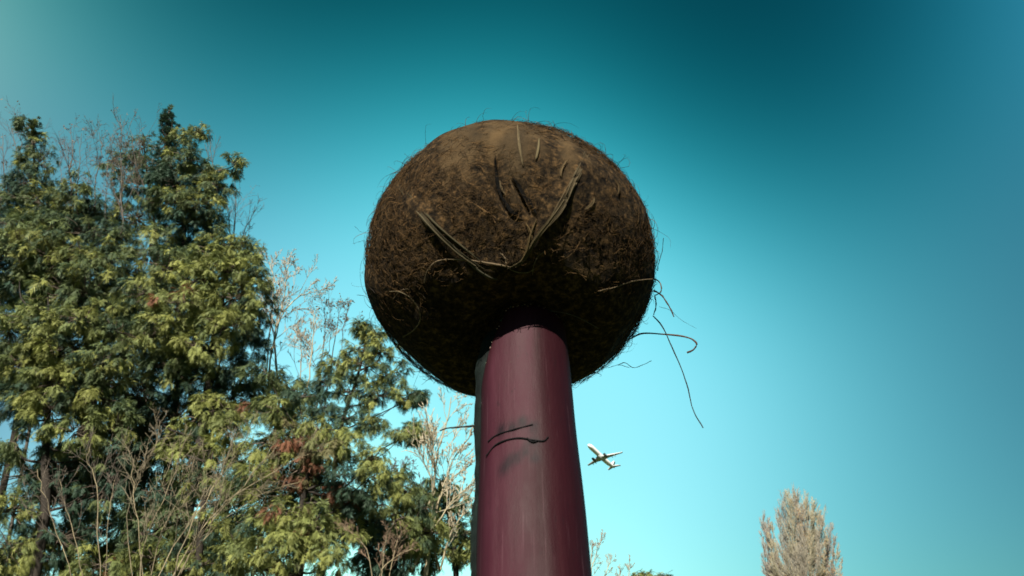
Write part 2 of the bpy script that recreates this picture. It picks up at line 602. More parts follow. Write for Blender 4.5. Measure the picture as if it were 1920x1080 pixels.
post = empty('post_root', (0, 0, 0))
bpy.data.objects.remove(post)
# core
ns, na = 420, 72
S = np.linspace(s_bot, s_top + .018, ns)
AZ = np.linspace(0, 2 * math.pi, na, endpoint=False)
V = np.empty((ns, na, 3))
for i, s in enumerate(S):
    left = -.0084 - .0022 * math.exp(-((s + .018) / .022) ** 2) + .0040 * math.exp(-((s - .012) / .014) ** 2) if s > s_ref * 2 else -.0084
    V[i] = pxc + ax * s + cr * left - fr * .006 + (cr[None] * np.sin(AZ)[:, None] + fr[None] * np.cos(AZ)[:, None]) * (core_r(s, AZ) * .80)[:, None]
idx = np.arange(ns * na).reshape(ns, na)
Q = np.stack([idx[:-1], np.roll(idx[:-1], -1, 1), np.roll(idx[1:], -1, 1), idx[1:]], -1).reshape(-1, 4)
m, nt, bs = material('mossy_bark', .8, .2)
v = mapped(nt, (1, 1, .4))
cc = ramp(nt, noise(nt, 55, 8, v, .7), [(.36, (.0008, .002, .002)), (.58, (.0025, .008, .007)), (.78, (.018, .042, .03))])
nt.links.new(cc, bs.inputs['Base Color'])
bump(nt, bs, noise(nt, 120, 8, v, .7), .9, .003)
core = add_mesh('core', V.reshape(-1, 3), Q, m, root, smooth=True)
tag(core, 'dark greenish lumpy bark showing along the left side of the red sheath')

# sleeve, open along the left
na2, ns2 = 130, 200
A0, A1 = R(-72), R(250)
azs = np.linspace(A0, A1, na2)
U = np.linspace(0, 1, ns2)


def rim(az):
    d = np.degrees(az)
    left = np.clip((-22 - d) / 50, 0, 1)
    return s_top + .0250 - .056 * left ** 1.15 + .0006 * np.sin(d * .9) + .0004 * np.sin(d * 2.3)


V = np.empty((2, ns2, na2, 3))
for j, az in enumerate(azs):
    st = rim(az)
    s = s_bot + (st - s_bot) * (1 - (1 - U) ** 1.0)
    for sh in (0, 1):
        rr_ = sleeve_r(s, np.full(ns2, az)) - sh * .0011
        rr_ = rr_ + .00025 * np.sin(s * 60 + az * 2) + .00004 * np.sin(az * 19 + s * 14)
        V[sh, :, j] = pxc + ax * s[:, None] + (cr * math.sin(az) + fr * math.cos(az)) * rr_[:, None]
idx = np.arange(2 * ns2 * na2).reshape(2, ns2, na2)
o_, i_ = idx
Q = [np.stack([o_[:-1, :-1], o_[:-1, 1:], o_[1:, 1:], o_[1:, :-1]], -1).reshape(-1, 4),
     np.stack([i_[:-1, :-1], i_[1:, :-1], i_[1:, 1:], i_[:-1, 1:]], -1).reshape(-1, 4),
     np.stack([o_[-1, :-1], o_[-1, 1:], i_[-1, 1:], i_[-1, :-1]], -1),
     np.stack([o_[:-1, 0], o_[1:, 0], i_[1:, 0], i_[:-1, 0]], -1),
     np.stack([o_[:-1, -1], i_[:-1, -1], i_[1:, -1], o_[1:, -1]], -1)]
Q = np.concatenate(Q)
m, nt, bs = material('plum_lacquer', .55, .16)
# object space with the post's own long axis as z
tcn = nt.nodes.new('ShaderNodeTexCoord')
rot = nt.nodes.new('ShaderNodeVectorRotate'); rot.rotation_type = 'X_AXIS'
rot.inputs['Angle'].default_value = R(18)
nt.links.new(tcn.outputs['Object'], rot.inputs[0])


def vscaled(sx, sy, sz):
    mp = nt.nodes.new('ShaderNodeMapping'); mp.inputs['Scale'].default_value = (sx, sy, sz)
    nt.links.new(rot.outputs[0], mp.inputs[0]); return mp.outputs[0]


streak = noise(nt, 1, 6, vscaled(110, 110, 7), .6)
blot = noise(nt, 1, 7, vscaled(45, 45, 22), .65)
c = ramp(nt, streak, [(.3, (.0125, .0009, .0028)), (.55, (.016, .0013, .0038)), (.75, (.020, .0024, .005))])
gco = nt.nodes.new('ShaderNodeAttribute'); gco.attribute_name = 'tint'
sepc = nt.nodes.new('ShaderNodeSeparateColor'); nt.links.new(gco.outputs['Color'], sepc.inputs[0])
sheened = mix(nt, 1.0, sepc.outputs[1], ramp(nt, blot, [(.30, (.62, .62, .62)), (.62, (1, 1, 1))]), 'MULTIPLY')  # lighter left band: reflected sky put into the colour, broken by blotches
c = mix(nt, sheened, c, ramp(nt, streak, [(.25, (.030, .0050, .0112)), (.75, (.043, .0098, .0185))]))
hair_ = noise(nt, 1, 3, vscaled(520, 520, 9), .5)
c = mix(nt, ramp(nt, hair_, [(.63, (0, 0, 0)), (.70, (.35, .35, .35))]), c, (.075, .035, .045))
c = mix(nt, ramp(nt, noise(nt, 1, 4, vscaled(300, 300, 120), .7), [(.60, (0, 0, 0)), (.72, (.55, .55, .55))]), c, (.008, .002, .004))
# worn, dark scuffs round the tendrils
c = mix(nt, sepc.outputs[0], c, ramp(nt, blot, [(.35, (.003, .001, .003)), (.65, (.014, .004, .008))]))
# specks of dirt
spk = nt.nodes.new('ShaderNodeTexVoronoi'); spk.inputs['Scale'].default_value = 230
nt.links.new(rot.outputs[0], spk.inputs['Vector'])
spm = mix(nt, 1.0, ramp(nt, spk.outputs['Distance'], [(.08, (.8, .8, .8)), (.16, (0, 0, 0))]), ramp(nt, noise(nt, 38, 3, rot.outputs[0]), [(.60, (0, 0, 0)), (.66, (1, 1, 1))]), 'MULTIPLY')
c = mix(nt, spm, c, mix(nt, noise(nt, 300, 2, rot.outputs[0]), (.005, .003, .004), (.07, .045, .04)))
nt.links.new(c, bs.inputs['Base Color'])
rg = ramp(nt, blot, [(.3, (.56, .56, .56)), (.7, (.70, .70, .70))])
nt.links.new(rg, bs.inputs['Roughness'])
bump(nt, bs, noise(nt, 1, 8, vscaled(260, 260, 60), .7), .35, .001)
M_sleeve = m
Vs = V.reshape(-1, 3)


def smudge(px, py, rad):
    d = norm(ray(px, py)); 
    hit = sleeve_bvh.ray_cast(Vector(CAM), Vector(d))[0]
    dd = (Vs - np.array(hit)) / rad
    return np.exp(-(dd ** 2).sum(1))


sleeve_bvh = BVHTree.FromPolygons([Vector(v) for v in Vs], [tuple(f) for f in Q])
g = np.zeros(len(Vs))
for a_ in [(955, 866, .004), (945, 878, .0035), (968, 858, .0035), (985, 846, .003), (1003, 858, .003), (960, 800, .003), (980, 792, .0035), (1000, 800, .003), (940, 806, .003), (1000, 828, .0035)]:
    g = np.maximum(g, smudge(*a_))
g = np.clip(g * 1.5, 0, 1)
# painted sky sheen on the sheath's left: a lighter band with its own edge
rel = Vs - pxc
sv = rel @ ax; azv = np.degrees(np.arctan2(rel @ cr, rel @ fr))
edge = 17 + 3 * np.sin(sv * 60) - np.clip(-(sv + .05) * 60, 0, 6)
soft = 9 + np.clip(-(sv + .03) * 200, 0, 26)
falloff = np.clip((edge - azv) / soft, 0, 1) * np.clip((azv + 66) / 22, 0, 1) * np.clip((rim(np.radians(np.clip(azv, -60, 60))) - sv) / .022, .15, 1)
falloff = falloff * (.9 + .1 * np.sin(azv * .12 + 2))
sleeve = add_mesh('red_sheath', Vs, Q, m, root, col=np.stack([g, falloff, g * 0], 1), smooth=True)
tag(sleeve, 'glossy plum red sheath wrapped round most of the post')


def on_sleeve(px, py, off):
    h = sleeve_bvh.ray_cast(Vector(CAM), Vector(norm(ray(px, py))))
    if h[0] is None:
        return plane_pt(px, py, pxc, fr)
    p = np.array(h[0]); q = pxc + ax * ((p - pxc) @ ax)
    return p + norm(p - q) * off


def tendril(pts, r0, r1, k=24):
    return fibre(pts, r0, r1, (.004, .004, .005), k=k, off=.0005, name='tendril', parent=root, surf=on_sleeve, wob=.00012)


tendril([(916, 829), (935, 815), (965, 806), (999, 797)], .0006, .00035)
tendril([(913, 856), (929, 836), (950, 826), (975, 822), (1000, 826), (1019, 828), (1028, 820)], .0005, .0005)
tendril([(988, 823), (998, 830), (1008, 827)], .0007, .0005, k=10)
# crumbly pale edge along the rim of the sheath
for i in range(46):
    az = R(random.uniform(-60, 75)); s = rim(az) + random.uniform(-.0006, .0004)
    p = ring(s, az, sleeve_r(s, az) + .0001)
    r_ = random.uniform(.0003, .0008)
    v_ = p + norm(rng.normal(size=(6, 3))) * 0 + np.array([(1, 0, 0), (-1, 0, 0), (0, 1, 0), (0, -1, 0), (0, 0, 1), (0, 0, -1)]) * r_ * rng.uniform(.6, 1.3, (6, 3))
    if i == 0: cv, cf, cc_ = [], [], []
    cv.append(v_); cf.append(np.array([(0, 2, 4), (2, 1, 4), (1, 3, 4), (3, 0, 4), (2, 0, 5), (1, 2, 5), (3, 1, 5), (0, 3, 5)]) + 6 * i)
    cc_.append(np.tile(np.array(random.choice([(.25, .16, .14), (.12, .1, .08), (.04, .07, .05)])), (6, 1)))
cr_ = add_mesh('rim_crumbs', np.concatenate(cv), np.concatenate(cf), M_strand, root, col=np.concatenate(cc_))
tag(cr_, kind='stuff')
# short twig sticking out of the bark
tw = fibre([(905, 797), (888, 798), (862, 800), (838, 803), (822, 808)], .0009, .0004, (.03, .03, .026), name='twig', parent=root, off=0,
           surf=lambda x, y, o: plane_pt(x, y, pxc, fr))

# ================================================================== CONIFERS
YG, OL, DK, BL, RU, BR_ = (.245, .262, .075), (.135, .168, .062), (.038, .07, .042), (.045, .088, .062), (.19, .085, .05), (.19, .14, .085)


def spray_templates():
    out = []
    for t in range(5):
        rg_ = np.random.default_rng(50 + t)
        tris = []
        L = 1.0
        n = 6

        def blade(p, d, l, w):
            d = d / np.linalg.norm(d)
            s = np.array([-d[1], d[0], rg_.uniform(-.5, .5)]); s = s / max(np.linalg.norm(s), 1e-6)
            tris.append((p + s * w, p - s * w, p + d * l + np.array([0, 0, -.12 * l])))
        blade(np.zeros(3), np.array([1., 0, 0]), 1.0, .030)
        for i in range(n):
            u = .12 + .8 * i / n
            for sgn in (-1, 1):
                a_ = R(rg_.uniform(32, 58)) * sgn
                l = (.55 - .32 * u) * rg_.uniform(.7, 1.25)
                blade(np.array([u, 0, -.15 * u * u]), np.array([math.cos(a_), math.sin(a_), rg_.uniform(-.35, .25)]), l, .036)
        T = np.array(tris)
        T[..., 2] -= .28 * T[..., 0] ** 2       # tips droop
        out.append(T)
    return out


SPRAYS = spray_templates()


def place_sprays(P, D, size, col):
    """P origin, D axis direction, size, colour per spray -> verts, tris, colours"""
    n = len(P)
    D = norm(D)
    side = norm(np.cross(D, np.array([0, 0, 1.]) + rng.normal(size=(n, 3)) * .45))
    nn = np.cross(side, D)
    which = rng.integers(0, len(SPRAYS), n)
    vs, cs = [], []
    for w, T in enumerate(SPRAYS):
        m_ = which == w
        k = int(m_.sum())
        if not k: continue
        t = T.reshape(-1, 3)
        V = P[m_][:, None] + size[m_][:, None, None] * (t[None, :, 0:1] * D[m_][:, None] + t[None, :, 1:2] * side[m_][:, None] + t[None, :, 2:3] * nn[m_][:, None])
        V[..., 2] -= (size[m_][:, None] * .25 * t[None, :, 0] ** 2)
        vs.append(V.reshape(-1, 3))
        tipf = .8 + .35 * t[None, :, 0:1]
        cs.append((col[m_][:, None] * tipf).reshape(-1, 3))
    V = np.concatenate(vs)
    return V, np.arange(len(V)).reshape(-1, 3), np.concatenate(cs)


def conifer(name, label, cat, group, trunk_px, Y, lobes, density=1.0, spray=.125, droop=.38, trunk_r=.16, sparse=False, trunk_mat=None, limb_r=.03):
    """trunk_px: spots of the trunk from top down; lobes: (px, py, rx, ry, dY, palette, fill)"""
    tp = [at(x, y, Y) for x, y in trunk_px]
    low = tp[-1].copy(); dirn = tp[-1] - tp[-2] if len(tp) > 1 else np.array([0, 0, -1.])
    foot = low.copy(); foot[2] = -.05
    foot[:2] += (dirn[:2] / max(abs(dirn[2]), .1)) * low[2] * .3
    pts = [foot] + tp[::-1]
    rt = empty(name, (foot[0], foot[1], 0))
    tag(rt, label, cat, group)
    line = smooth_line(pts, 18)
    u = np.linspace(0, 1, 18)
    V, Q = tubes(line[None], (trunk_r * .42 * (1 - u) ** .8 + .01)[None], 9)
    add_mesh('trunk', V, Q, trunk_mat or M_trunk, rt, smooth=True)
    allv, allc = [], []
    PP, DD, SS, CC = [], [], [], []
    twP, twR = [], []
    for (px, py, rx, ry, dY, pal, fill) in lobes:
        cpos = at(px, py, Y + dY)
        dist = np.linalg.norm(cpos - CAM)
        ax_, az_ = rx / F * dist * .98, ry / F * dist * .98
        ay_ = (ax_ + az_) * .5
        rad = np.array([ax_, ay_, az_])
        # limb from the trunk
        j = int(np.argmin(np.abs(line[:, 2] - (cpos[2] - np.hypot(*(cpos[:2] - line[8, :2])) * .45))))
        j = min(max(j, 1), 16)
        st = line[j]
        mid_ = (st + cpos) / 2 + np.array([0, 0, -.12 * np.linalg.norm(cpos - st)]) + rng.normal(size=3) * .06
        ll = smooth_line([st, mid_, cpos], 9)
        V, Q = tubes(ll[None], (np.linspace(limb_r * .7, .006, 9) * rng.uniform(.7, 1.2))[None], 5)
        add_mesh('limb', V, Q, trunk_mat or M_trunk, rt, smooth=True)
        # tufts over the lobe
        area = (ax_ * az_ + ax_ * ay_ + ay_ * az_) / 3
        spire = fill >= 1.8
        nt_ = max(45 if spire else 10, int(area * 205 * density * fill))
        airy = fill < .7 and dY < .9
        if airy: nt_ = int(nt_ * 2.2)
        q = norm(rng.normal(size=(nt_, 3)))
        rr_ = rng.uniform(.25, 1, (nt_, 1)) ** .55 * np.where(rng.uniform(0, 1, (nt_, 1)) < (.45 if fill < .7 else .22), rng.uniform(1.05, 1.4, (nt_, 1)), 1.0)
        wobx = 1 + .22 * np.sin(q[:, :1] * 5 + px) * np.cos(q[:, 2:] * 4 + py)
        T0 = cpos + q * rr_ * rad * wobx
        outw = norm(q * rad)
        # twigs to the tufts
        a0 = cpos + (T0 - cpos) * .15
        tm = (a0 + T0) / 2 + rng.normal(size=T0.shape) * .03
        twP.append(np.stack([a0, tm, T0], 1)); twR.append(np.tile([.010, .007, .003], (nt_, 1)))
        ns_ = 12 if airy else 26 if dY < .9 else 12
        tuftr = .035 if spire else .05 if airy else (.10 if min(rx, ry) > 25 else .072)
        off_ = norm(rng.normal(size=(nt_ * ns_, 3))) * rng.uniform(.1, 1, (nt_ * ns_, 1)) * np.array([1, 1, .62])
        base = np.repeat(T0, ns_, 0) + off_ * tuftr * np.repeat(rng.uniform(.6, 1.35, (nt_, 1)) * np.where(rr_ > 1, .6, 1), ns_, 0)
        dd = np.repeat(outw, ns_, 0) * .5 + off_ * 1.0 + rng.normal(size=(nt_ * ns_, 3)) * .35 + np.array([0, 0, 1.1 if spire else -droop])
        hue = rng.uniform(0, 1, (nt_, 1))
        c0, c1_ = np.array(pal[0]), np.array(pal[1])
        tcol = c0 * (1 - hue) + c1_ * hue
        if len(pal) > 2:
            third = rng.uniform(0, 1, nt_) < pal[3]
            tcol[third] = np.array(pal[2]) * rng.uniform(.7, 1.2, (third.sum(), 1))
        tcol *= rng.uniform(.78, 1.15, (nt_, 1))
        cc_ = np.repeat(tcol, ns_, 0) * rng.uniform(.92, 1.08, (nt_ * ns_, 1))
        PP.append(base); DD.append(dd); SS.append((.6 if spire else (1.7 if dY >= .9 else 1)) * spray * rng.uniform(.55, 1.15, nt_ * ns_)); CC.append(cc_)
    V, Fc, K = place_sprays(np.concatenate(PP), np.concatenate(DD), np.concatenate(SS), np.concatenate(CC))
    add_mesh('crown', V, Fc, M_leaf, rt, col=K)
    V, Q = tubes(np.concatenate(twP), np.concatenate(twR), 3)
    o = add_mesh('twigs', V, Q, M_twig, rt, col=np.tile(np.array([.09, .07, .055]), (len(V), 1)))
    tag(o, kind='stuff')
    return rt, len(Fc)


NT = 0
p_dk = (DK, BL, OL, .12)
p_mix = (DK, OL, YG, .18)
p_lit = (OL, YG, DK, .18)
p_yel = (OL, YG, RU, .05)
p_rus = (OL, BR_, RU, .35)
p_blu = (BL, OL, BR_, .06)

GC = 'conifers crowded along the left side'
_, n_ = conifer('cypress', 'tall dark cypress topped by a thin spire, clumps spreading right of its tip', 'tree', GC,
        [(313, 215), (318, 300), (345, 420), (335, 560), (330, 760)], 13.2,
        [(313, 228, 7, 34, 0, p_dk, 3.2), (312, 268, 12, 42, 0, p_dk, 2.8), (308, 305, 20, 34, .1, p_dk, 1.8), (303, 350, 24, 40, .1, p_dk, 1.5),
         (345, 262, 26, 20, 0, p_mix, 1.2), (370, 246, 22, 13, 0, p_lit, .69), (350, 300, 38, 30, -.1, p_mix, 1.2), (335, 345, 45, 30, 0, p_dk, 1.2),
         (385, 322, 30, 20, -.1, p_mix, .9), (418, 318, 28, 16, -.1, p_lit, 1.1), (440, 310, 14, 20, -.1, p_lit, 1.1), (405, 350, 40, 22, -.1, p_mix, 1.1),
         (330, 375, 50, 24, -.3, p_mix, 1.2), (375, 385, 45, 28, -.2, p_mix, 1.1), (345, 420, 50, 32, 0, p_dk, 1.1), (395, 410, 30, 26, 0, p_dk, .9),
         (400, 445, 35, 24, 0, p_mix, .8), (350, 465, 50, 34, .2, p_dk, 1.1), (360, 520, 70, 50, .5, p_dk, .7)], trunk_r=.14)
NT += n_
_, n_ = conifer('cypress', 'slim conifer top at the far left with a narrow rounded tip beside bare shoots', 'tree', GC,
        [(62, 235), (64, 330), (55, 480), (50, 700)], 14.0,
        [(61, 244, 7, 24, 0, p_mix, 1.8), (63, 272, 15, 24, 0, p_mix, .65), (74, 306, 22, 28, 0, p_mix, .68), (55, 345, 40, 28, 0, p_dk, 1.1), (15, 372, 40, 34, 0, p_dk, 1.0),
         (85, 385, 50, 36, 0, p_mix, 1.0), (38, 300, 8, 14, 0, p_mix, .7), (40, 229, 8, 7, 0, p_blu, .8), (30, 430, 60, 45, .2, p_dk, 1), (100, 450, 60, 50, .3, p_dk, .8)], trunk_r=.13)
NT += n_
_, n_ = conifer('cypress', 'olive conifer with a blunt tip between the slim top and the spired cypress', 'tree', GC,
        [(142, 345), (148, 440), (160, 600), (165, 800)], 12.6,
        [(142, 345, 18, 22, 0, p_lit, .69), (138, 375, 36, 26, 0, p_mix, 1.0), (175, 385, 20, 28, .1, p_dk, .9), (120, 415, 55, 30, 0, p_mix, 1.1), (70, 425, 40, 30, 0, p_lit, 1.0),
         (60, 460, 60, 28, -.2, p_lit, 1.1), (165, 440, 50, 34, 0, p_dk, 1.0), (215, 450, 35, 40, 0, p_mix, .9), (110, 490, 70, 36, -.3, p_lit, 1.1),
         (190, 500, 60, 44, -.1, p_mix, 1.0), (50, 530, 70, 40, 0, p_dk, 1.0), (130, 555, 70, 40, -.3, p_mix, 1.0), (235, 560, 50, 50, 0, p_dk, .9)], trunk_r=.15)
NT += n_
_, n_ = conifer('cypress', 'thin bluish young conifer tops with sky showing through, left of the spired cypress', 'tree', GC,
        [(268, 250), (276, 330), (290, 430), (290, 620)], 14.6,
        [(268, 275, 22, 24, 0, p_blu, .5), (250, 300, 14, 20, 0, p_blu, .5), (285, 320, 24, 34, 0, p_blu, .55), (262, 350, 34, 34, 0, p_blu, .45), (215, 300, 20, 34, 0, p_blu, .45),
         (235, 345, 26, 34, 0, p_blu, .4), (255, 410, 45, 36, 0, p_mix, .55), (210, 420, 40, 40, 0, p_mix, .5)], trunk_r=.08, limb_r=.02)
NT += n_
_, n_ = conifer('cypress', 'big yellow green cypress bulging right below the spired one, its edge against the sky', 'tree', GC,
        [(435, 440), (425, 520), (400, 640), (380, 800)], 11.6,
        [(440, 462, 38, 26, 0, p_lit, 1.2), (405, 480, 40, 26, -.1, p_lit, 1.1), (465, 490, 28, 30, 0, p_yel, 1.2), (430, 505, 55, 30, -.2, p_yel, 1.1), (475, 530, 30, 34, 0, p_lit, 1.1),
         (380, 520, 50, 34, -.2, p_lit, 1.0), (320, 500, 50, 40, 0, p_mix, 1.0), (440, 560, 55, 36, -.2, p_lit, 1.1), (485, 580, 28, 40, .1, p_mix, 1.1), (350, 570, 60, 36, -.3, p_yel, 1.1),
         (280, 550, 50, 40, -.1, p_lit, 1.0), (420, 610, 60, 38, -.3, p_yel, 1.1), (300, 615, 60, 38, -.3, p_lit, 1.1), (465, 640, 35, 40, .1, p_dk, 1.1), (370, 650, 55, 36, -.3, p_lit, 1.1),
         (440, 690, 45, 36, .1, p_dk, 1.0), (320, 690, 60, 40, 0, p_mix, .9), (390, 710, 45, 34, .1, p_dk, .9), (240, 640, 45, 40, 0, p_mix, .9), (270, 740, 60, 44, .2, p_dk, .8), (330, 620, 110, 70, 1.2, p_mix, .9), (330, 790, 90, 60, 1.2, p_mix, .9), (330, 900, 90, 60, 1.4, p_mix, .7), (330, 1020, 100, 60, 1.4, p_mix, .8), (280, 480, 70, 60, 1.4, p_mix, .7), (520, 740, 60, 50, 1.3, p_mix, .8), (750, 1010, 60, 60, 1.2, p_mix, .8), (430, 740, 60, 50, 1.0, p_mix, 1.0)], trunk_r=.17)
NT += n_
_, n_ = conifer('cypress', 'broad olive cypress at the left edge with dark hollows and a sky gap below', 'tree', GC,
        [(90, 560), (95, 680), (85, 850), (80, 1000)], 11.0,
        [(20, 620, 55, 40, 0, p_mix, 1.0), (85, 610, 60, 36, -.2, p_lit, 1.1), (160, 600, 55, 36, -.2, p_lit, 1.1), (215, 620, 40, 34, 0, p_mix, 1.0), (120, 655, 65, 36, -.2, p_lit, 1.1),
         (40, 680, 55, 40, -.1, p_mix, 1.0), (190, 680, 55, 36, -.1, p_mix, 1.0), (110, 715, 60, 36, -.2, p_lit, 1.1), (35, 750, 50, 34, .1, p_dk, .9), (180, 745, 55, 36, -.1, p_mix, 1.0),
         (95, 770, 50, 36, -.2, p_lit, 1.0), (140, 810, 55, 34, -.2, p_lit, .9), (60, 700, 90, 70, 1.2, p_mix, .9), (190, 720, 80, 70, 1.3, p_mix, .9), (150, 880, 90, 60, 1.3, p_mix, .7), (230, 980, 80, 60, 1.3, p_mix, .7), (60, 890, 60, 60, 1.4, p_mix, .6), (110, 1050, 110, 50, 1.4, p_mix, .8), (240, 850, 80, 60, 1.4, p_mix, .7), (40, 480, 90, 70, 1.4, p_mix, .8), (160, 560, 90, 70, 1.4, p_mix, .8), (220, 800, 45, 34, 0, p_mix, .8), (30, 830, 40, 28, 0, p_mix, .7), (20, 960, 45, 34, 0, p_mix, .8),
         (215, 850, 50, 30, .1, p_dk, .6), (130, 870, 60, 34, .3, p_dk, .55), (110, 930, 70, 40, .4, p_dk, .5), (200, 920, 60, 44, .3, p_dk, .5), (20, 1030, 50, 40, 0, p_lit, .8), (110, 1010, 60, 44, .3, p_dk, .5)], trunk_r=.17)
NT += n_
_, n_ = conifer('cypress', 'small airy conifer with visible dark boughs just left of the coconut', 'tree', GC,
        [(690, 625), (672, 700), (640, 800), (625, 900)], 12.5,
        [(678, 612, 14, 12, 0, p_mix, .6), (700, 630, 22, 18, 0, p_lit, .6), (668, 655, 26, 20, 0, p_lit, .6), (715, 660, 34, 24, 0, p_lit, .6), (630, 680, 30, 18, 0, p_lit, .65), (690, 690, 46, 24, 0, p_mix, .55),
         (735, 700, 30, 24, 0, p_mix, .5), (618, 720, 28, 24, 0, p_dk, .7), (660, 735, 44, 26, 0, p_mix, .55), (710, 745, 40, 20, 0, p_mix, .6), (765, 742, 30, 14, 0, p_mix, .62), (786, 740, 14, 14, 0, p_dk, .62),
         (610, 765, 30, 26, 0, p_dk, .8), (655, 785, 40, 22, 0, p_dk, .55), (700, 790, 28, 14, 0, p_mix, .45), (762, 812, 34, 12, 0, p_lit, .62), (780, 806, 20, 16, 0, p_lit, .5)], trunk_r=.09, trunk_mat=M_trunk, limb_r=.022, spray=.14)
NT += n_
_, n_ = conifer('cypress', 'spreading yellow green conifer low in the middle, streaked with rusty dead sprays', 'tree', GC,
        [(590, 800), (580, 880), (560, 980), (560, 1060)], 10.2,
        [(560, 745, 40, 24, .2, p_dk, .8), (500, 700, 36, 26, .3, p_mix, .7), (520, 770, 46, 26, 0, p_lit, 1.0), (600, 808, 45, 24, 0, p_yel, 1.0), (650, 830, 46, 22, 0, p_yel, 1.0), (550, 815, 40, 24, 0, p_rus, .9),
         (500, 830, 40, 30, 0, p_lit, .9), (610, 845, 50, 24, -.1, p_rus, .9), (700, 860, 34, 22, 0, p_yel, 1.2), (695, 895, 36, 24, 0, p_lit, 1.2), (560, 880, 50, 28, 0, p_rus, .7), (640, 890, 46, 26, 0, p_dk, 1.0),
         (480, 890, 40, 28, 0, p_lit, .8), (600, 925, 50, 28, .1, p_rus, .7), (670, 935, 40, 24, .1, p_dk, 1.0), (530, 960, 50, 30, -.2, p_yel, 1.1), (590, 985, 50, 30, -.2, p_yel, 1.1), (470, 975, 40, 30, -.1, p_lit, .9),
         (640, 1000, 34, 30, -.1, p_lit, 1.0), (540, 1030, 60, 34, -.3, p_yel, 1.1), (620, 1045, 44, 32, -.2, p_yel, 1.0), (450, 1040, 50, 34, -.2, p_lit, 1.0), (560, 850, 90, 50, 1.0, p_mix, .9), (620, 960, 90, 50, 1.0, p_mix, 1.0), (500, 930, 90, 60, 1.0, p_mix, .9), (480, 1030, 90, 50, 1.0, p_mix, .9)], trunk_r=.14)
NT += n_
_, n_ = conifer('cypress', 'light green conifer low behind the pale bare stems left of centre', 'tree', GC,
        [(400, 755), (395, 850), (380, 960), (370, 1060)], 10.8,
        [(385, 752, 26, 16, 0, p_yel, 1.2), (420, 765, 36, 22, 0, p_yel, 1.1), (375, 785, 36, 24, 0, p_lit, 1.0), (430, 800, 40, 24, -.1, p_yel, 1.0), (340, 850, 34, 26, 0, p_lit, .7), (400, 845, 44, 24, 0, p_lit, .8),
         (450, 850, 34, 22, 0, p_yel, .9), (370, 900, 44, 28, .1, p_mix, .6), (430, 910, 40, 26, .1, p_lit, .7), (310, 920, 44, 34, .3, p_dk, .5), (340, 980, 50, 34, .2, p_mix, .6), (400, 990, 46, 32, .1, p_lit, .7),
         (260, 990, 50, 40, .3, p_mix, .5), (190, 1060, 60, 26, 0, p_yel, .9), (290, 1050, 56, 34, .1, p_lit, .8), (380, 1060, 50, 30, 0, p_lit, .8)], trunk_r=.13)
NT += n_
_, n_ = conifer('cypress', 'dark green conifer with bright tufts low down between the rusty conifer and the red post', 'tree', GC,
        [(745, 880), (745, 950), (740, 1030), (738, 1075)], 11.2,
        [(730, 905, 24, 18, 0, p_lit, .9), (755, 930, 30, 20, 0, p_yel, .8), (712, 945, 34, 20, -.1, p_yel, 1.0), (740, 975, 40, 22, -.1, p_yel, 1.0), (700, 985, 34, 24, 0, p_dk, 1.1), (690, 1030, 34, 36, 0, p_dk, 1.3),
         (760, 1020, 40, 28, 0, p_mix, .9), (725, 1060, 50, 28, 0, p_dk, 1.1), (790, 950, 24, 24, .1, p_mix, .5), (725, 900, 50, 30, .6, p_lit, .75), (790, 1000, 55, 44, .6, p_lit, .75), (770, 940, 44, 34, .6, p_mix, .75)], trunk_r=.11)
NT += n_
_, n_ = conifer('cypress', 'loose feathery conifer tucked against the left side of the red post', 'tree', GC,
        [(835, 905), (840, 960), (850, 1020), (855, 1075)], 12.4,
        [(828, 900, 26, 20, 0, p_lit, .7), (800, 925, 22, 18, 0, p_mix, .5), (840, 935, 34, 24, 0, p_mix, .6), (870, 1000, 30, 26, 0, p_mix, .8), (830, 985, 34, 26, 0, p_lit, .6), (880, 1040, 26, 30, 0, p_yel, .8),
         (835, 1040, 44, 28, 0, p_lit, .8), (790, 1055, 34, 24, 0, p_mix, .7), (850, 965, 40, 36, .5, p_lit, .6), (865, 1020, 36, 36, .5, p_mix, .75)], trunk_r=.1)
NT += n_
_, n_ = conifer('cypress', 'rounded bright green treetop peeping over the bottom edge right of the post', 'tree', None,
        [(1218, 1072), (1218, 1110), (1220, 1150)], 19.0,
        [(1222, 1080, 24, 10, 0, p_yel, 1.2), (1204, 1082, 14, 10, 0, p_lit, 1.2), (1238, 1082, 12, 8, 0, p_lit, 1.2), (1220, 1105, 36, 22, 0, p_lit, 1.0)], trunk_r=.14)
NT += n_
print('conifer tris', NT)

# ================================================================== BARE TREES


